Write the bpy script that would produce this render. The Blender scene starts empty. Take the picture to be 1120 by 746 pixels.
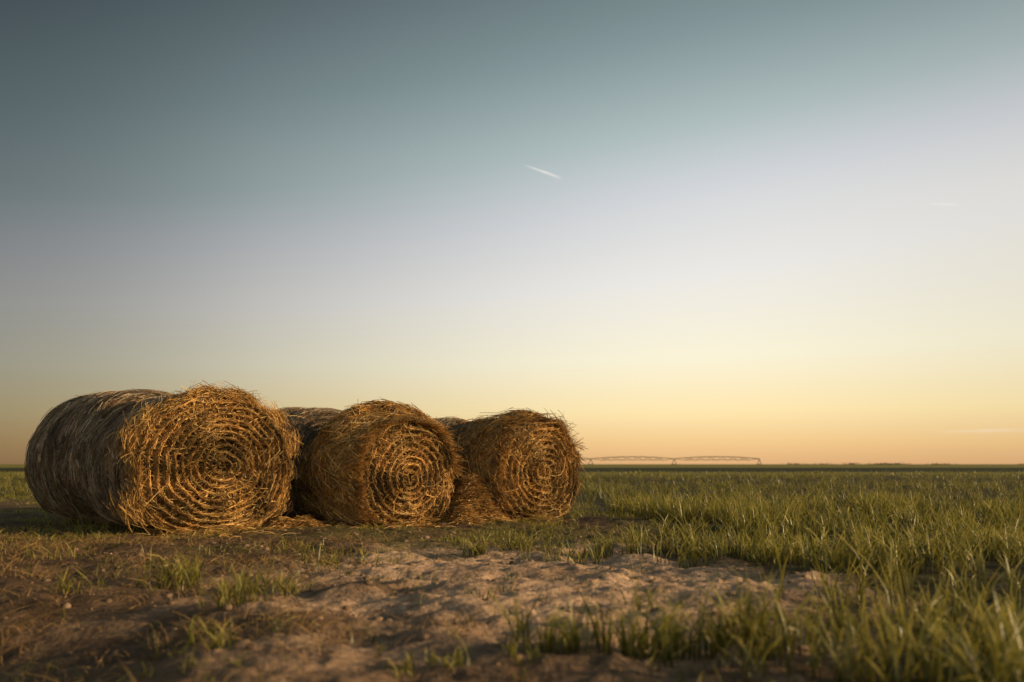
import bpy, math, bmesh
import numpy as np
from mathutils import Vector
rng=np.random.default_rng(7)
sc=bpy.context.scene
sc.view_settings.view_transform='Standard'; sc.view_settings.look='None'; sc.view_settings.exposure=0
CAMH=0.7; PITCH=math.radians(7.05); F=1089.0

# ---------------- noise ----------------
_tabs={}
def vnoise(x,y,seed=0):
    if seed not in _tabs: _tabs[seed]=np.random.default_rng(1000+seed).random((256,256))
    T=_tabs[seed]
    xi=np.floor(x).astype(np.int64); yi=np.floor(y).astype(np.int64)
    fx=x-xi; fy=y-yi
    fx=fx*fx*(3-2*fx); fy=fy*fy*(3-2*fy)
    a=T[xi%256,yi%256]; b=T[(xi+1)%256,yi%256]; c=T[xi%256,(yi+1)%256]; d=T[(xi+1)%256,(yi+1)%256]
    return (a*(1-fx)+b*fx)*(1-fy)+(c*(1-fx)+d*fx)*fy-0.5
def fbm(x,y,seed=0,o=4):
    s=0; a=1.0
    for i in range(o):
        s=s+a*vnoise(x*2**i+i*17.3,y*2**i-i*9.1,seed+i); a*=0.5
    return s
def sm(t):
    t=np.clip(t,0,1); return t*t*(3-2*t)

# wheat boundary
BY=np.array([0,3,3.8,4.4,5.2,6.2,7.2,8.2,9.5,11,14,18,20,22,26]); BX=np.array([.95,1.0,1.25,1.65,2.0,2.0,1.7,1.2,1.35,1.55,1.5,1.3,0,-12,-300.])
def wheat_mask(x,y):
    b=np.interp(y,BY,BX)+0.45*fbm(x*0.9,y*0.9,31,3)
    return x-b   # >0 in wheat
def height(x,y):
    near=sm((40-np.hypot(x,y))/25)
    h=0.05*fbm(x*0.5,y*0.5,1,2)
    w=sm(wheat_mask(x,y)/0.4+0.5)
    sand=(1-w)*sm((10.3-y)/2.0)*sm((x+2.8)/1.5)
    cl=fbm(x*3.2,y*2.6,5,5)
    ridge=np.abs(fbm(x*1.9,y*2.3,11,3))
    h=h+sand*(0.06*cl-0.065*np.minimum(ridge,0.35)+.034*np.maximum(fbm(x*11,y*11,15,3),0))
    # ruts running across the track
    h=h-sand*0.04*np.exp(-((y-6.4-0.25*x+0.3*np.sin(x*1.3))/0.16)**2)
    h=h-sand*0.04*np.exp(-((y-8.0-0.25*x+0.2*np.sin(x*1.1+1))/0.18)**2)
    h=h+(1-sand)*(0.045*fbm(x*2.7,y*2.7,21,3)+.02*fbm(x*11,y*11,25,2))
    h=h-0.42*sm((-0.8-x)/2.3)*sm((5.6-y)/1.6)
    return h*near
# ---------------- mesh helpers ----------------
def fastmesh(name,V,Q,col=None,mat=None,smooth=True,parent=None):
    me=bpy.data.meshes.new(name)
    V=np.ascontiguousarray(V,dtype=np.float32); Q=np.ascontiguousarray(Q,dtype=np.int32)
    k=Q.shape[1]
    me.vertices.add(len(V)); me.vertices.foreach_set("co",V.ravel())
    me.loops.add(Q.size); me.loops.foreach_set("vertex_index",Q.ravel())
    me.polygons.add(len(Q)); me.polygons.foreach_set("loop_start",np.arange(len(Q),dtype=np.int32)*k)
    me.update(calc_edges=True)
    if smooth: me.polygons.foreach_set("use_smooth",np.ones(len(Q),dtype=bool))
    if col is not None:
        a=me.color_attributes.new("Col",'FLOAT_COLOR','POINT')
        c=np.ones((len(V),4),dtype=np.float32); c[:,:3]=col
        a.data.foreach_set("color",c.ravel())
    if mat: me.materials.append(mat)
    ob=bpy.data.objects.new(name,me); sc.collection.objects.link(ob)
    if parent: ob.parent=parent
    return ob
def ribbon_arrays(P,W,col,taper=None,sidehint=None):
    N,K,_=P.shape
    T=np.gradient(P,axis=1)
    if sidehint is None: sidehint=rng.normal(size=(N,3))
    S=np.cross(T,sidehint[:,None,:]); S/=np.linalg.norm(S,axis=2,keepdims=True)+1e-9
    if taper is None: taper=np.ones(K)
    hw=(W[:,None]*taper[None,:]*0.5)[:,:,None]
    V=np.stack([P-S*hw,P+S*hw],axis=2).reshape(-1,3)
    base=(np.arange(N)*K*2)[:,None]+(np.arange(K-1)*2)[None,:]
    Q=np.stack([base,base+1,base+3,base+2],axis=2).reshape(-1,4)
    C=np.repeat(col,K*2,axis=0)
    return V,Q,C
def join(parts):
    Vs=[];Qs=[];Cs=[];o=0
    for V,Q,C in parts:
        Vs.append(V);Qs.append(Q+o);Cs.append(C);o+=len(V)
    return np.concatenate(Vs),np.concatenate(Qs),np.concatenate(Cs)

# ---------------- materials ----------------
def newmat(n):
    m=bpy.data.materials.new(n); m.use_nodes=True; nt=m.node_tree; nt.nodes.clear(); return m,nt
def N_(nt,t,**k):
    n=nt.nodes.new(t)
    for a,b in k.items(): setattr(n,a,b)
    return n
def straw_mat(name,trans=0.15,rough=.6,spec=.25):
    m,nt=newmat(name); L=nt.links
    at=N_(nt,'ShaderNodeVertexColor',layer_name="Col")
    nz=N_(nt,'ShaderNodeTexNoise'); nz.inputs['Scale'].default_value=9; nz.inputs['Detail'].default_value=5
    tc=N_(nt,'ShaderNodeTexCoord'); L.new(tc.outputs['Object'],nz.inputs['Vector'])
    mr=N_(nt,'ShaderNodeMapRange'); mr.inputs[1].default_value=.3; mr.inputs[2].default_value=.7; mr.inputs[3].default_value=.65; mr.inputs[4].default_value=1.25
    L.new(nz.outputs[0],mr.inputs[0])
    mx=N_(nt,'ShaderNodeMix',data_type='RGBA',blend_type='MULTIPLY'); mx.inputs[0].default_value=1
    L.new(at.outputs[0],mx.inputs[6]); L.new(mr.outputs[0],mx.inputs[7])
    p=N_(nt,'ShaderNodeBsdfPrincipled'); p.inputs['Roughness'].default_value=rough; p.inputs['Specular IOR Level'].default_value=spec
    L.new(mx.outputs[2],p.inputs['Base Color'])
    out=N_(nt,'ShaderNodeOutputMaterial')
    if trans>0:
        tr=N_(nt,'ShaderNodeBsdfTranslucent'); L.new(mx.outputs[2],tr.inputs[0])
        ms=N_(nt,'ShaderNodeMixShader'); ms.inputs[0].default_value=trans
        L.new(p.outputs[0],ms.inputs[1]); L.new(tr.outputs[0],ms.inputs[2]); L.new(ms.outputs[0],out.inputs[0])
    else: L.new(p.outputs[0],out.inputs[0])
    return m
M_straw=straw_mat("straw",.15)
M_core=straw_mat("hay_core",0)
M_grass=straw_mat("grass_blades",.4,.4,.45)

# ---------------- ground ----------------
def axis(lo,hi,d,far,n):
    a=np.arange(lo,hi,d)
    g=np.geomspace(d,far,n)
    r=hi+(g-g[0]); l=lo-(g-g[0])[::-1]
    return np.unique(np.round(np.concatenate([l,a,r]),4))
xs=axis(-6.5,7.0,0.026,4000,110); ys=axis(2.6,12,0.026,6000,130); ys=ys[ys>-300]
X,Y=np.meshgrid(xs,ys); Z=height(X,Y)
V=np.stack([X,Y,Z],-1).reshape(-1,3)
nx=len(xs); ny=len(ys)
i=(np.arange(ny-1)[:,None]*nx+np.arange(nx-1)[None,:])
Q=np.stack([i,i+1,i+1+nx,i+nx],-1).reshape(-1,4)
wm=sm(wheat_mask(X,Y)/0.5+0.5)
n1=fbm(X*1.3,Y*1.3,41,4); n2=fbm(X*6,Y*6,51,3)
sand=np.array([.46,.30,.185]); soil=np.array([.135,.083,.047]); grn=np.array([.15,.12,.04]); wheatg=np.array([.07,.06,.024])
sm_=sm((X+2.2+1.1*n1)/1.6)*sm((9.8-Y+1.4*n1)/1.5)*(1-wm)*(.22+.78*sm((Y-3.8+1.2*n1)/1.6))  # sand cut back near the camera to paint in vignette and shade
grm=sm((Y-8.2+1.5*n1)/1.5)*sm(.55+n1*1.8)*(1-wm)*0.8
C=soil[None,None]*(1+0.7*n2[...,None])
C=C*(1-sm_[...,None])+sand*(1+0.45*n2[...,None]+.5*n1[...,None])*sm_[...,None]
C=C*(1-grm[...,None])+grn*grm[...,None]
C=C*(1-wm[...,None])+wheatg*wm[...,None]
D=Y
far1=sm((D-45)/40)[...,None]; C=C*(1-far1)+np.array([.28,.24,.05])*far1
band=(sm((D-85)/10)*sm((210-D)/30))[...,None]; C=C*(1-band)+np.array([.05,.05,.017])*band
C=np.clip(C,0.004,1)
m,nt=newmat("ground_soil"); L=nt.links
at=N_(nt,'ShaderNodeVertexColor',layer_name="Col"); tc=N_(nt,'ShaderNodeTexCoord')
nz=N_(nt,'ShaderNodeTexNoise'); nz.inputs['Scale'].default_value=14; nz.inputs['Detail'].default_value=8; nz.inputs['Roughness'].default_value=.7
L.new(tc.outputs['Object'],nz.inputs['Vector'])
mr=N_(nt,'ShaderNodeMapRange'); mr.inputs[1].default_value=.3; mr.inputs[2].default_value=.7; mr.inputs[3].default_value=.55; mr.inputs[4].default_value=1.35
L.new(nz.outputs[0],mr.inputs[0])
mx=N_(nt,'ShaderNodeMix',data_type='RGBA',blend_type='MULTIPLY'); mx.inputs[0].default_value=1
L.new(at.outputs[0],mx.inputs[6]); L.new(mr.outputs[0],mx.inputs[7])
bp=N_(nt,'ShaderNodeBump'); bp.inputs['Strength'].default_value=.8; bp.inputs['Distance'].default_value=.02
nz2=N_(nt,'ShaderNodeTexNoise'); nz2.inputs['Scale'].default_value=30; nz2.inputs['Detail'].default_value=6; L.new(tc.outputs['Object'],nz2.inputs['Vector']); L.new(nz2.outputs[0],bp.inputs['Height'])
p=N_(nt,'ShaderNodeBsdfPrincipled'); p.inputs['Roughness'].default_value=.95; p.inputs['Specular IOR Level'].default_value=.1
L.new(mx.outputs[2],p.inputs['Base Color']); L.new(bp.outputs[0],p.inputs['Normal'])
o=N_(nt,'ShaderNodeOutputMaterial'); L.new(p.outputs[0],o.inputs[0])
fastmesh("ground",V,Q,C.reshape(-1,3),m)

# ---------------- blades ----------------
gA=np.array([.115,.14,.018]); gB=np.array([.38,.315,.045]); gT=np.array([.78,.62,.16]); dry=np.array([.44,.27,.095]); dry2=np.array([.18,.10,.042])
def blades(x,y,h,w,lean,cA,cB,per=5,spread=.03,K=5,dark=0.25,tip=.6):
    n=len(x)*per
    x=np.repeat(x,per)+rng.normal(0,spread,n); y=np.repeat(y,per)+rng.normal(0,spread,n)
    h=np.repeat(h,per)*rng.uniform(.5,1.15,n); w=np.repeat(w,per)*rng.uniform(.7,1.2,n)
    z=height(x,y)-0.01
    a=rng.uniform(0,2*np.pi,n); le=lean*rng.uniform(.2,1.4,n)*h
    t=np.linspace(0,1,K)[None,:]
    curl=rng.uniform(1.3,2.6,n)[:,None]
    out=le[:,None]*t**curl
    droop=np.where(rng.random(n)<.3,rng.uniform(.15,.6,n),rng.uniform(0,.12,n))[:,None]
    zz=z[:,None]+h[:,None]*(t-droop*t**3)
    P=np.stack([x[:,None]+np.cos(a)[:,None]*out,y[:,None]+np.sin(a)[:,None]*out,zz],-1)
    m=rng.random((n,1)); c=cA*(1-m)+cB*m; c=c*rng.uniform(.65,1.3,(n,1))
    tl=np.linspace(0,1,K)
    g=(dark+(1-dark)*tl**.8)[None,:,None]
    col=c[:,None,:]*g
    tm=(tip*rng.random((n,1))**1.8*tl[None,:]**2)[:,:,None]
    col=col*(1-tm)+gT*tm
    tp=np.array([.7,1,.95,.65,.08]) if K==5 else np.linspace(1,.1,K)
    sh=np.stack([np.cos(a)+rng.normal(0,.5,n),np.sin(a)+rng.normal(0,.5,n),rng.normal(0,.3,n)],-1)
    V,Q,C=ribbon_arrays(P,w,np.ones((n,3)),tp,sh)
    return V,Q,np.repeat(col.reshape(-1,3),2,axis=0)
def scatter(y0,y1,dens,maskf,lat=.68):
    area=lat*(y1*y1-y0*y0); n=int(area*dens)
    y=np.sqrt(rng.uniform(y0*y0,y1*y1,n)); x=rng.uniform(-1,1,n)*y*lat
    k=maskf(x,y); return x[k],y[k]
parts=[]
def wmf(x,y): return wheat_mask(x,y)+rng.normal(0,.12,len(x))>0.05
for (y0,y1,d,h,w,per,K,sp) in [(2.6,8,95,.26,.009,6,5,.028),(8,16,60,.26,.010,6,5,.03),(16,32,17,.24,.014,5,4,.05),(32,65,3.0,.22,.028,5,3,.12),(65,90,.5,.2,.06,5,3,.3)]:
    x,y=scatter(y0,y1,d,wmf)
    clump=sm(.42+3.0*fbm(x*2.0,y*1.7,61,3))
    k=rng.random(len(x))<.06+.94*clump; x=x[k];y=y[k];clump=clump[k]
    hh=h*(.45+.72*clump)*(.95+.7*fbm(x*.35,y*.25,71,2))
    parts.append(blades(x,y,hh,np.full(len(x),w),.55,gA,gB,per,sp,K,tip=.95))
V,Q,C=join(parts); fastmesh("wheat_field",V,Q,C,M_grass)
print("wheat faces",len(Q))
# grass tufts
parts=[]
def tuft(px,py,n,h,rad,cA=gA,cB=gB,w=.008,lean=.6):
    d=CAMH*F/(py-507.0); x0=(px-560)/F*d
    x=x0+rng.normal(0,rad,n); y=d+rng.normal(0,rad*.8,n)
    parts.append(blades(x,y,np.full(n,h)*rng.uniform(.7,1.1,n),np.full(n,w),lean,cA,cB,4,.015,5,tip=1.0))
for a in [(685,705,24,.27,.08),(735,700,20,.28,.08),(790,700,16,.25,.07),(825,705,30,.31,.09),(620,705,18,.23,.06),(565,690,3,.26,.02),(705,660,6,.18,.1),(655,600,18,.25,.07),(640,606,9,.2,.1),
          (690,604,14,.24,.07),(610,600,10,.17,.09),(565,598,20,.21,.08),(520,600,18,.21,.08),(600,605,8,.16,.1),(200,632,32,.27,.1),(280,640,20,.2,.12),(270,655,18,.2,.1),(310,640,10,.16,.08),(230,692,14,.12,.12),
          (350,612,8,.15,.1),(400,610,8,.12,.12),(330,600,9,.14,.15),(100,575,3,.35,.04),(95,640,9,.15,.12),(60,610,9,.15,.15),(455,710,12,.08,.12),(585,700,6,.13,.1),(540,712,10,.1,.12),(740,600,20,.28,.12),(765,612,18,.27,.12),(700,590,14,.24,.12),
          (925,655,24,.3,.15),(945,690,26,.3,.15),(900,725,20,.25,.15)]:
    tuft(*a)
def strip(x,y):
    return (wheat_mask(x,y)<.1)&(rng.random(len(x))< sm((y-7.9+1.1*fbm(x*1.1,y*1.1,41,3))/1.3)*sm(.45+2.6*fbm(x*.9,y*.9,81,3)))
x,y=scatter(7.2,22,65,strip,.6)
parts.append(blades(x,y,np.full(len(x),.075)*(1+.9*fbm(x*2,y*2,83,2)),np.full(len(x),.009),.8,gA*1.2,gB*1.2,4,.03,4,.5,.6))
x,y=scatter(2.8,8.5,20,lambda x,y:(x<-0.2+.8*fbm(x,y,91,2))&(rng.random(len(x))<sm(.3+1.9*fbm(x*1.4,y*1.4,95,3))),.6)
parts.append(blades(x,y,np.full(len(x),.09),np.full(len(x),.008),.8,gA*.9,gB*.9,4,.03,4))
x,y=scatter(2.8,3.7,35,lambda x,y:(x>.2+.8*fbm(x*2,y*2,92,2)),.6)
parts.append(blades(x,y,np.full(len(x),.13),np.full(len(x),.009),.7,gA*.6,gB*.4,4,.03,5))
x,y=scatter(4,10,2.2,lambda x,y:wheat_mask(x,y)<0,.5)
parts.append(blades(x,y,rng.uniform(.04,.14,len(x)),np.full(len(x),.007),.8,gA,gB,4,.02,4))
V,Q,C=join(parts); fastmesh("grass_tufts",V,Q,C,M_grass)
# dry grass
parts=[]
x,y=scatter(2.8,9.5,190,lambda x,y:(x<-.5+.9*fbm(x,y,97,3)-.25*(y-6)*(y>6))&(rng.random(len(x))<sm(.45+1.5*fbm(x*1.6,y*1.6,99,3))),.6)
parts.append(blades(x,y,rng.uniform(.04,.13,len(x)),np.full(len(x),.005),1.6,dry,dry2,3,.03,4,.6,.1))
x,y=scatter(3,11,16,lambda x,y:(wheat_mask(x,y)<0),.5)
parts.append(blades(x,y,rng.uniform(.02,.05,len(x)),np.full(len(x),.005),2.5,dry,dry2,2,.03,4,.9,.1))
V,Q,C=join(parts); fastmesh("dry_grass",V,Q,C,M_straw)

# ---------------- soil clods ----------------
bmi=bmesh.new(); bmesh.ops.create_icosphere(bmi,subdivisions=2,radius=1)
iv=np.array([v.co[:] for v in bmi.verts]); it=np.array([[v.index for v in f.verts] for f in bmi.faces]); bmi.free()
x,y=scatter(3.2,10.5,26,lambda x,y:(wheat_mask(x,y)<0.1)&(x>-3.5),.5)
cv=[];cq=[];cc=[]
for k_,(a_,b_) in enumerate(zip(x,y)):
    s=.006+.018*rng.random()**4; s*=1.1
    jit=1+.5*vnoise(iv[:,0]*1.7+k_*3.1,iv[:,1]*1.7+iv[:,2]*2+k_,77)
    q=iv*jit[:,None]*s*np.array([rng.uniform(.8,1.5),rng.uniform(.8,1.3),rng.uniform(.5,.9)])
    q=q+np.array([a_,b_,float(height(np.array([a_]),np.array([b_]))[0])+s*.1])
    cv.append(q); cq.append(it+len(iv)*k_); cc.append(np.tile(sand*rng.uniform(.3,.7),(len(iv),1)))
fastmesh("soil_clods",np.concatenate(cv),np.concatenate(cq),np.concatenate(cc),m)

# ---------------- hay bales ----------------
gold=np.array([.56,.315,.085]); pale=np.array([.72,.49,.19]); brn=np.array([.23,.112,.034]); dkb=np.array([.075,.038,.015]); grey=np.array([.33,.26,.175]); greyd=np.array([.15,.11,.07])
def pick(n,cs,ps):
    c=np.array(cs)[rng.choice(len(cs),n,p=ps)]
    return c*rng.uniform(.75,1.2,(n,1))
def bale(d,px,L,W,H,ang,seed,face=True,collar=1500,collar_r=.08,lump=None,drape=0,u0=0,nface=8500,nside=5500,dome=.07,dark_collar=False,PT=.08):
    e=bpy.data.objects.new("hay_bale",None); sc.collection.objects.link(e); e.empty_display_size=.5
    x0=(px-560)/F*d
    a=math.radians(ang)
    base=np.array([x0-math.sin(a)*u0,d+math.cos(a)*u0])
    gz=float(height(np.array([base[0]]),np.array([base[1]]))[0])
    e.location=(base[0],base[1],gz-.02); e.rotation_euler=(0,0,a)
    zc=H*.47
    def prof(phi,u,r=1.0):
        c=np.cos(phi); s=np.sin(phi)
        k=1+.045*vnoise(phi*1.3+50+0*u,u*1.7+seed*3.1,seed)+.03*vnoise(phi*3+50,u*5+seed,seed+1)
        k=k-(0 if face else .07)*np.exp(-np.maximum(u,0)/.08)
        if lump is not None: k=k+lump(phi,u)
        x=W/2*np.sign(c)*np.abs(c)**.93*k*r; z=H/2*s*k*r
        z=np.where(z<-.36*H,-.36*H+(z+.36*H)*.72,z)
        x=x*(1+.05*np.clip(-s,0,1)*r)
        return x,zc+z
    pitch=PT/(W/2)
    def ringph(r,phi):
        return r/pitch+phi/(2*np.pi)+.7*vnoise(r*2.2*np.cos(phi)+19,r*2.2*np.sin(phi)+19,seed+12)
    def facey(r,phi):
        sp=ringph(r,phi)
        return -dome*(1-r**2)+.8*np.clip(r-.88,0,1)**2-.034*np.cos(2*np.pi*sp)-.08*vnoise(r*3*np.cos(phi)+9,r*3*np.sin(phi)+9,seed+4)-.05*vnoise(r*8*np.cos(phi)+29,r*8*np.sin(phi)+29,seed+5)
    nphi=144; nu=40
    ph=np.linspace(0,2*np.pi,nphi+1)[:-1]
    rings=[]; cols=[]
    nr=60
    for r in np.linspace(.02,1,nr):
        x,z=prof(ph,np.zeros(nphi),r*.985); rings.append(np.stack([x,facey(r,ph),z],-1)); cols.append(np.tile(dkb if face else greyd,(nphi,1)))  # dark brown face core paints the shade in gaps between strands
    for u in np.linspace(.04,L-.04,nu):
        edge=1-.05*np.exp(-((L-u)/.07))-.01*np.exp(-(u/.05))
        x,z=prof(ph,np.full(nphi,u),.985*edge); rings.append(np.stack([x,np.full(nphi,u),z],-1))
        f=math.exp(-u/.12) if face else 0
        cols.append(np.tile(greyd*(1-f)+brn*f,(nphi,1))*(1+.25*rng.normal(0,.5)))
    for r in np.linspace(.95,.02,16):
        x,z=prof(ph,np.full(nphi,L),r*.96); rings.append(np.stack([x,np.full(nphi,L)+.05*(1-r*r),z],-1)); cols.append(np.tile(brn*.7,(nphi,1)))
    R=np.array(rings); nR=len(R)
    V=R.reshape(-1,3); j=np.arange(nphi)
    ii=(np.arange(nR-1)*nphi)[:,None]
    Q=np.stack([ii+j,ii+(j+1)%nphi,ii+nphi+(j+1)%nphi,ii+nphi+j],-1).reshape(-1,4)
    fastmesh("bale_core",V,Q,np.clip(np.concatenate(cols),.01,1),M_core,parent=e)
    K=5; t=np.linspace(0,1,K)[None,:]
    parts=[]
    # wound face straw
    n=nface if face else 2500
    r=np.sqrt(rng.uniform(.0009,1,n)); phi0=rng.uniform(0,2*np.pi,n)
    if not face: r=np.sqrt(rng.uniform(.5,1,n))
    rp=ringph(r,phi0); fr=rp-np.round(rp); r=r-(fr*.74+rng.normal(0,.05,n))*pitch
    k=(r>.02)&(r<1.02); r=r[k]; phi0=phi0[k]; n=len(r)
    ln=rng.uniform(.05,.24,n); dphi=np.clip(ln/(r*W/2),0,2.0)*rng.choice([-1,1],n)
    slope=rng.normal(0,.08,n)*ln/(W/2)
    wild=rng.random(n)<.10
    slope=np.where(wild,rng.normal(0,.6,n)*ln/(W/2),slope)
    phi=phi0[:,None]+dphi[:,None]*(t-.5); rr=np.clip(r[:,None]-pitch*dphi[:,None]*(t-.5)/(2*np.pi)+slope[:,None]*(t-.5)*2,.01,1.03)
    x,z=prof(phi,0*phi,rr)
    lift=rng.exponential(.009,n)[:,None]+np.where(wild,.012,0)[:,None]
    y=facey(np.clip(rr,0,1),phi)-lift-.004-np.abs(rng.normal(0,.015,n))[:,None]*(2*t-1)**2*rng.choice([0,1,2],n)[:,None]
    c=pick(n,[gold,pale,brn,dkb],[.46,.19,.24,.11]) if face else pick(n,[grey,greyd,brn],[.4,.3,.3])
    pat=np.clip(1.03+1.4*fbm(r*3.5*np.cos(phi0)+40,r*3.5*np.sin(phi0)+40,seed+20,3),.4,1.35); c=c*pat[:,None]
    parts.append(ribbon_arrays(np.stack([x,y,z],-1),rng.uniform(.003,.007,n),c))
    if face:
        for (n,sc_,lo,hi,ww) in ((collar,1.0,.05,.2,.006),(collar//3,1.3,.12,.34,.005)):
            phi0=rng.uniform(-.6,np.pi+.6,n)
            side=rng.random(n)<.22; phi0=np.where(side,rng.uniform(0,2*np.pi,n),phi0)
            clm=np.clip(.45+2.8*vnoise(phi0*4+9,phi0*0+3,seed+8)+1.6*vnoise(phi0*11+9,phi0*0+5,seed+9),0.02,1.6)
            u=rng.exponential(.09,n)-.02
            rr0=1+rng.uniform(0,1,n)**1.5*collar_r*clm*sc_
            x,z=prof(phi0,0*phi0,rr0)
            tan=np.stack([-np.sin(phi0),np.zeros(n),np.cos(phi0)],-1)*rng.choice([-1,1],n)[:,None]
            outw=np.stack([np.cos(phi0),np.zeros(n),np.sin(phi0)],-1)
            dr=tan+outw*(rng.normal(.15,.45,n)*sc_)[:,None]+np.array([0,1,0])*rng.normal(0,.5,n)[:,None]
            dr/=np.linalg.norm(dr,axis=1,keepdims=True)
            ln=rng.uniform(lo,hi,n)
            P=np.stack([x,u,z],-1)[:,None,:]+dr[:,None,:]*ln[:,None,None]*(t-.3)[:,:,None]
            P-=outw[:,None,:]*((t-.3)**2*ln[:,None]*.35)[:,:,None]
            c=pick(n,[brn,dkb,gold],[.5,.3,.2]) if dark_collar else pick(n,[gold,pale,brn],[.5,.17,.33])
            parts.append(ribbon_arrays(P,rng.uniform(.6,1.3,n)*ww,c))
    n=nside
    phi0=rng.uniform(-.6,2*np.pi-1.0,n); u=rng.uniform(.0,L,n)
    dphi=rng.uniform(.06,.35,n)*rng.choice([-1,1],n); du=rng.normal(0,.02,n)
    wild=rng.random(n)<.15; du=np.where(wild,rng.normal(0,.08,n),du)
    phi=phi0[:,None]+dphi[:,None]*(t-.5); uu=np.clip(u[:,None]+du[:,None]*(2*t-1),0,L)
    x,z=prof(phi,uu,1.0+rng.exponential(.006,n)[:,None]+np.where(wild,.015,0)[:,None]*(2*t-1)**2-.05*np.exp(-(L-uu)/.07))
    c=pick(n,[grey,greyd,brn,grey*1.5],[.42,.25,.2,.13])
    c=c*np.clip(1+1.0*vnoise(u*12,phi0*.9,seed+30)+.9*fbm(u*3,phi0*3,seed+33,3),.45,1.5)[:,None]
    parts.append(ribbon_arrays(np.stack([x,uu,z],-1),rng.uniform(.003,.007,n),c))
    if drape:
        n=drape
        phi0=rng.uniform(.15,np.pi+.75,n); u=np.abs(rng.normal(0,.45,n)); u=np.clip(u,0,L*.85)
        dphi=rng.uniform(.10,.38,n); du=rng.normal(0,.13,n)
        phi=phi0[:,None]+dphi[:,None]*(t-.5); uu=u[:,None]+du[:,None]*(2*t-1)
        lay=(.5+vnoise(phi0*5+20,u*5,seed+3))
        x,z=prof(phi,np.clip(uu,0,L),1.01+(rng.uniform(0,1,n)**1.5*.18*lay)[:,None]+.05*t*rng.uniform(-1,1,n)[:,None])
        c=pick(n,[gold,pale,brn,grey],[.5,.18,.24,.08])
        parts.append(ribbon_arrays(np.stack([x,uu,z],-1),rng.uniform(.004,.008,n),c))
    V,Q,C=join(parts); fastmesh("bale_straw",V,Q,C,M_straw,parent=e)
    return e
A=45
bale(10.5,238,1.4,1.70,1.50,A,1,collar=8000,collar_r=.14,nface=25000,nside=13000,dome=.1)
bale(10.5,238,1.4,1.76,1.60,A+1,2,face=False,u0=1.45,nside=11000)
lump2=lambda phi,u: .34*np.exp(-((u-.42)/.38)**2)*sm((np.sin(phi)+.35)/1.2)+.12*np.exp(-((u-.4)/.35)**2)*sm(-np.cos(phi))
bale(11.55,444,1.4,1.26,1.20,A-3,3,collar=3800,collar_r=.11,lump=lump2,drape=22000,nface=16000)
bale(11.55,444,1.4,1.55,1.50,A-1,4,face=False,u0=1.45,nside=6000)
lump3=lambda phi,u: .10*np.exp(-((u-.25)/.2)**2)*sm((np.sin(phi)+.5)/1.0)
bale(12.7,588,1.4,1.30,1.32,A-3,5,collar=4200,collar_r=.10,lump=lump3,dark_collar=True,drape=4000,nface=16000)
bale(12.7,588,1.4,1.40,1.38,A+1,6,face=False,u0=1.45,nside=4000)

# loose hay heaps and litter
parts=[]
def heap(px,d,rad,h,n,cs=(gold,pale,brn),lay=.4):
    x0=(px-560)/F*d
    q=rng.normal(0,.5,(n,2)); x=x0+q[:,0]*rad; y=d+q[:,1]*rad*.8
    r2=(q**2).sum(1); z=height(x,y)+h*np.exp(-r2*1.6)*rng.uniform(.3,1,n)**.5+.008
    a=rng.uniform(0,2*np.pi,n); ln=rng.uniform(.06,.2,n)
    t=np.linspace(0,1,4)[None,:]-.5
    dz=rng.normal(0,lay*.5,n)
    P=np.stack([x[:,None]+np.cos(a)[:,None]*ln[:,None]*t,y[:,None]+np.sin(a)[:,None]*ln[:,None]*t,z[:,None]+ln[:,None]*dz[:,None]*t-ln[:,None]*.4*t*t],-1)
    parts.append(ribbon_arrays(P,rng.uniform(.003,.007,n),pick(n,cs,[.45,.15,.4])))
heap(518,12.3,.32,.62,5000); heap(510,11.9,.16,.2,900)
heap(312,11.0,.2,.14,900,lay=.3); heap(335,11.1,.2,.12,600)
for px,d,r,h,n in [(237,10.25,.7,.05,300),(440,11.35,.6,.05,250),(586,12.5,.5,.04,150),(380,11.5,.35,.08,400)]:
    heap(px,d,r,h,n,lay=.2)
V,Q,C=join(parts); fastmesh("loose_hay",V,Q,C,M_straw)

# ---------------- centre pivot irrigation ----------------
def solid(name,r,g,b,rough=.6,metal=0):
    m,nt=newmat(name); p=N_(nt,'ShaderNodeBsdfPrincipled'); nz=N_(nt,'ShaderNodeTexNoise'); nz.inputs['Scale'].default_value=.8
    cr=N_(nt,'ShaderNodeValToRGB'); cr.color_ramp.elements[0].color=(r*.7,g*.7,b*.7,1); cr.color_ramp.elements[1].color=(r*1.2,g*1.2,b*1.2,1)
    nt.links.new(nz.outputs[0],cr.inputs[0]); nt.links.new(cr.outputs[0],p.inputs['Base Color'])
    p.inputs['Roughness'].default_value=rough; p.inputs['Metallic'].default_value=metal
    o=N_(nt,'ShaderNodeOutputMaterial'); nt.links.new(p.outputs[0],o.inputs[0]); return m
M_steel=solid("galvanised_steel",.15,.125,.11,.6,.0)
M_tyre=solid("tyre_rubber",.03,.03,.03,.9)
pv=bpy.data.objects.new("center_pivot_irrigator",None); sc.collection.objects.link(pv)
def tube(bm,a,b,r,n=6):
    a=Vector(a);b=Vector(b);d=(b-a).normalized();u=d.orthogonal().normalized();v=d.cross(u)
    ra=[];rb=[]
    for i in range(n):
        q=math.cos(2*math.pi*i/n)*u*r+math.sin(2*math.pi*i/n)*v*r
        ra.append(bm.verts.new(a+q)); rb.append(bm.verts.new(b+q))
    for i in range(n): bm.faces.new((ra[i],ra[(i+1)%n],rb[(i+1)%n],rb[i]))
bm=bmesh.new(); bw=bmesh.new()
S=50;D0=600;X0=148
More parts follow.
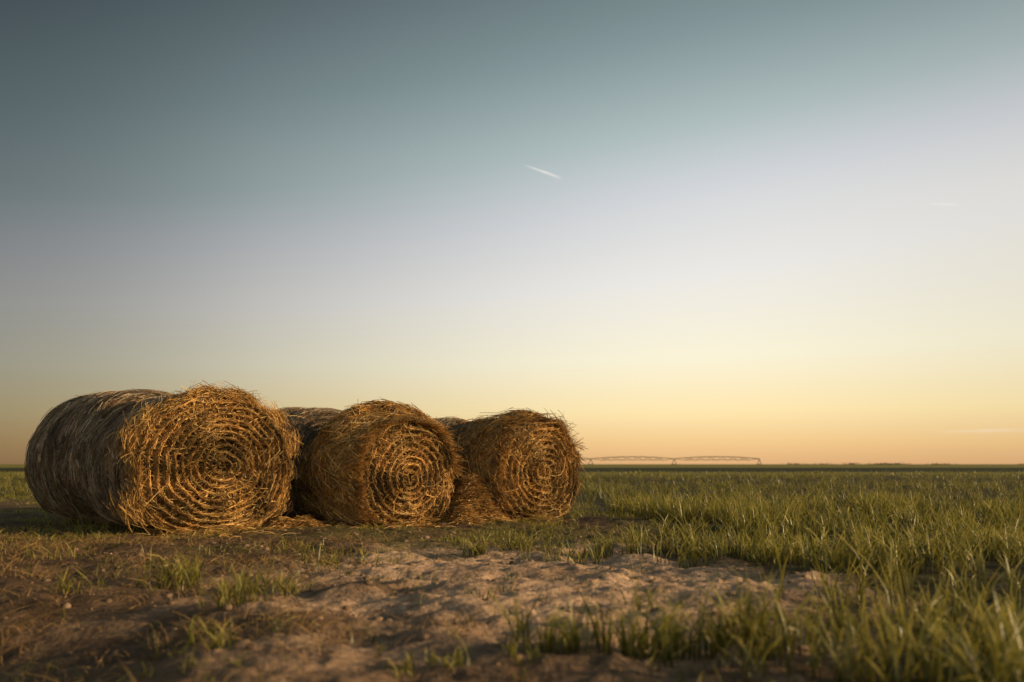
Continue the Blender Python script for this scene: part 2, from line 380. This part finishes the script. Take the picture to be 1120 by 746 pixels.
for s in range(9):
    xa=X0-S*s; xb=xa-S; dy=lambda x:D0+(148-x)*.12
    ns=8; top=[];low=[]
    for i in range(ns+1):
        f=i/ns; x=xa+(xb-xa)*f; arch=4*f*(1-f)
        top.append((x,dy(x),3.9+1.3*arch)); low.append((x,dy(x)-.8,3.0-.1*arch+.3*arch if 0<i<ns else 3.9))
    for i in range(ns):
        tube(bm,top[i],top[i+1],.20)
        tube(bm,low[i],low[i+1],.13)
        tube(bm,low[i],top[i+1],.10); tube(bm,top[i],low[i+1],.10)
        tube(bm,top[i],(top[i][0],top[i][1],1.8),.04,4)
    for x in ([xa,xb] if s==8 else [xa]):
        y=dy(x)
        tube(bm,(x-1.6,y-2,.7),(x,y,4.0),.20); tube(bm,(x+1.6,y+2,.7),(x,y,4.0),.20); tube(bm,(x-1.6,y-2,.7),(x+1.6,y+2,.7),.2)
        for sy in (-1,1):
            tube(bw,(x+1.6*sy,y+2*sy-.2,.6),(x+1.6*sy,y+2*sy+.2,.6),.65,14)
for b,nm,mt in ((bm,"truss_spans",M_steel),(bw,"wheels",M_tyre)):
    me=bpy.data.meshes.new(nm); b.to_mesh(me); b.free(); me.materials.append(mt)
    ob=bpy.data.objects.new(nm,me); sc.collection.objects.link(ob); ob.parent=pv

# ---------------- distant trees ----------------
M_tree=straw_mat("tree_foliage",0)
n=2600
cl=rng.uniform(520,1500,40); ch=rng.uniform(1.2,3.6,40)
k=rng.integers(0,40,n)
x=cl[k]+rng.normal(0,1,n)*11; z=np.abs(rng.normal(.4,.3,n))*ch[k]; y=1900+rng.normal(0,6,n)+(cl[k]%97)
P=np.stack([x,y,z],-1)[:,None,:]+rng.normal(0,1.1,(n,4,3))*np.array([1,1,.5])
fastmesh("distant_trees",P.reshape(-1,3),np.arange(n*4).reshape(-1,4),np.repeat(np.array([[.12,.11,.06]])*rng.uniform(.6,1.3,(n,1)),4,axis=0),M_tree,smooth=False)  # foliage tone lifted to paint in distance haze

# ---------------- contrails ----------------
def pdir(px,py):
    dx=(px-560)/F; dy=(373-py)/F
    c,s=math.cos(PITCH),math.sin(PITCH)
    return Vector((dx,c-dy*s,s+dy*c)).normalized()
def contrail(p0,p1,w,op,D=9000):
    a=pdir(*p0)*D; b=pdir(*p1)*D
    m,nt=newmat("ice_cloud"); L=nt.links
    uv=N_(nt,'ShaderNodeUVMap',uv_map="UVMap"); sp=N_(nt,'ShaderNodeSeparateXYZ'); L.new(uv.outputs[0],sp.inputs[0])
    nz=N_(nt,'ShaderNodeTexNoise'); nz.inputs['Scale'].default_value=6; L.new(uv.outputs[0],nz.inputs['Vector'])
    def M(op_,a,b=None):
        n=N_(nt,'ShaderNodeMath',operation=op_)
        for i,v in enumerate((a,b)):
            if v is None: continue
            if isinstance(v,(int,float)): n.inputs[i].default_value=v
            else: L.new(v,n.inputs[i])
        return n.outputs[0]
    v=sp.outputs[1]; e=M('MULTIPLY',M('MULTIPLY',v,M('SUBTRACT',1.0,v)),4.0); e=M('POWER',e,1.5)
    u=sp.outputs[0]; g=M('MULTIPLY',u,M('SUBTRACT',1.06,u)); g=M('MULTIPLY',g,2.6); g=M('MINIMUM',g,1.0)
    al=M('MULTIPLY',M('MULTIPLY',e,g),M('MULTIPLY',nz.outputs[0],op*1.8))
    em=N_(nt,'ShaderNodeEmission'); em.inputs[0].default_value=(1,.93,.86,1); em.inputs[1].default_value=.95  # emission stands in for sunlight on the ice
    tr=N_(nt,'ShaderNodeBsdfTransparent'); ms=N_(nt,'ShaderNodeMixShader'); L.new(al,ms.inputs[0]); L.new(tr.outputs[0],ms.inputs[1]); L.new(em.outputs[0],ms.inputs[2])
    o=N_(nt,'ShaderNodeOutputMaterial'); L.new(ms.outputs[0],o.inputs[0])
    d=(b-a); nrm=((a+b)/2).normalized(); s=d.cross(nrm).normalized()*w/F*D*.5
    me=bpy.data.meshes.new("contrail"); me.from_pydata([a-s*.5,b-s,b+s,a+s*.5],[],[(0,1,2,3)])
    ul=me.uv_layers.new(name="UVMap")
    for i,c in enumerate([(0,0),(1,0),(1,1),(0,1)]): ul.data[i].uv=c
    me.materials.append(m); ob=bpy.data.objects.new("contrail",me); sc.collection.objects.link(ob)
contrail((572,180),(614,195),4.5,.9)
contrail((1012,223),(1050,224),5,.5)
contrail((1020,473),(1125,470),6,.3)

# ---------------- sun, sky ----------------
SE=math.radians(11.5); saz=math.radians(-11)  # azimuth from +X
to=Vector((math.cos(saz)*math.cos(SE),math.sin(saz)*math.cos(SE),math.sin(SE)))
ld=bpy.data.lights.new("sun",'SUN'); ld.energy=5; ld.angle=math.radians(.6); ld.color=(1,.71,.39)
lo=bpy.data.objects.new("sun",ld); lo.rotation_euler=to.to_track_quat('Z','Y').to_euler(); sc.collection.objects.link(lo)
w=bpy.data.worlds.new("World"); sc.world=w; w.use_nodes=True; nt=w.node_tree; nt.nodes.clear(); L=nt.links
def s2l(c): return tuple(((v/255)/12.92 if v/255<=.04045 else ((v/255+.055)/1.055)**2.4) for v in c)+(1,)
def M(op_,a,b=None):
    n=N_(nt,'ShaderNodeMath',operation=op_)
    for i,v in enumerate((a,b)):
        if v is None: continue
        if isinstance(v,(int,float)): n.inputs[i].default_value=v
        else: L.new(v,n.inputs[i])
    return n.outputs[0]
tc=N_(nt,'ShaderNodeTexCoord'); sp=N_(nt,'ShaderNodeSeparateXYZ'); L.new(tc.outputs['Generated'],sp.inputs[0])
x_,y_,z_=sp.outputs[0],sp.outputs[1],sp.outputs[2]
zc_=M('MAXIMUM',z_,0.0)
zf=M('MINIMUM',M('MULTIPLY',zc_,4.0),1.0)
tilt=M('MULTIPLY',M('MULTIPLY',x_,-.15),M('MULTIPLY',zf,zf))
t=M('ADD',z_,tilt)
cr=N_(nt,'ShaderNodeValToRGB'); L.new(t,cr.inputs[0]); R=cr.color_ramp
st=[(0,(214,166,116)),(.02,(231,190,132)),(.05,(242,218,164)),(.10,(238,230,203)),(.17,(224,221,216)),(.24,(200,202,205)),(.30,(168,182,182)),(.38,(136,154,156)),(.5,(98,113,118)),(1,(78,92,100))]
while len(R.elements)<len(st): R.elements.new(.5)
for e,(p_,c) in zip(R.elements,st): e.position=p_; e.color=s2l(c)
mr=N_(nt,'ShaderNodeValToRGB'); L.new(M('ADD',M('MULTIPLY',x_,.5),.5),mr.inputs[0])
az=[(0,.75),(.2,.34),(.28,.30),(.38,.68),(.5,1.04),(.62,1.16),(.75,.9),(1,1.0)]  # far left, out of view, raised as added fill
while len(mr.color_ramp.elements)<len(az): mr.color_ramp.elements.new(.5)
for e,(p_,c) in zip(mr.color_ramp.elements,az): e.position=p_; c=min(c,1.2)/1.2; e.color=(c,c,c,1)
mr.color_ramp.interpolation='B_SPLINE'
mx=N_(nt,'ShaderNodeMix',data_type='RGBA',blend_type='MULTIPLY'); mx.inputs[0].default_value=1; L.new(cr.outputs[0],mx.inputs[6]); L.new(mr.outputs[0],mx.inputs[7])
el=N_(nt,'ShaderNodeMapRange'); el.interpolation_type='SMOOTHSTEP'; el.inputs[1].default_value=.27; el.inputs[2].default_value=.50; el.inputs[3].default_value=1; el.inputs[4].default_value=.72; L.new(z_,el.inputs[0])
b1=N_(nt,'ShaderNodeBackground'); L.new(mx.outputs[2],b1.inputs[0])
L.new(M('MULTIPLY',el.outputs[0],M('ADD',1.2,M('MULTIPLY',M('MAXIMUM',M('MULTIPLY',y_,-1.0),0.0),.9))),b1.inputs[1])  # sky behind the camera brightened, added fill for shaded bale sides
sky=N_(nt,'ShaderNodeTexSky',sky_type='NISHITA'); sky.sun_disc=False; sky.sun_elevation=SE; sky.sun_rotation=math.radians(90)-saz
b2=N_(nt,'ShaderNodeBackground'); L.new(sky.outputs[0],b2.inputs[0]); b2.inputs[1].default_value=.008
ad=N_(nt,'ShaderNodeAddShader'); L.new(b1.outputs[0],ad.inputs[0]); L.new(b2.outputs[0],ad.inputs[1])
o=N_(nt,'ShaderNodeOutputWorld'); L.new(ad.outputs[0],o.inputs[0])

# ---------------- camera ----------------
cd=bpy.data.cameras.new("camera"); cd.lens=35; cd.sensor_width=36; cd.clip_start=.05; cd.clip_end=30000
cd.dof.use_dof=True; cd.dof.focus_distance=11.2; cd.dof.aperture_fstop=1.6
co=bpy.data.objects.new("camera",cd); co.location=(0,0,CAMH); co.rotation_euler=(math.radians(90)+PITCH,0,0)
sc.collection.objects.link(co); sc.camera=co
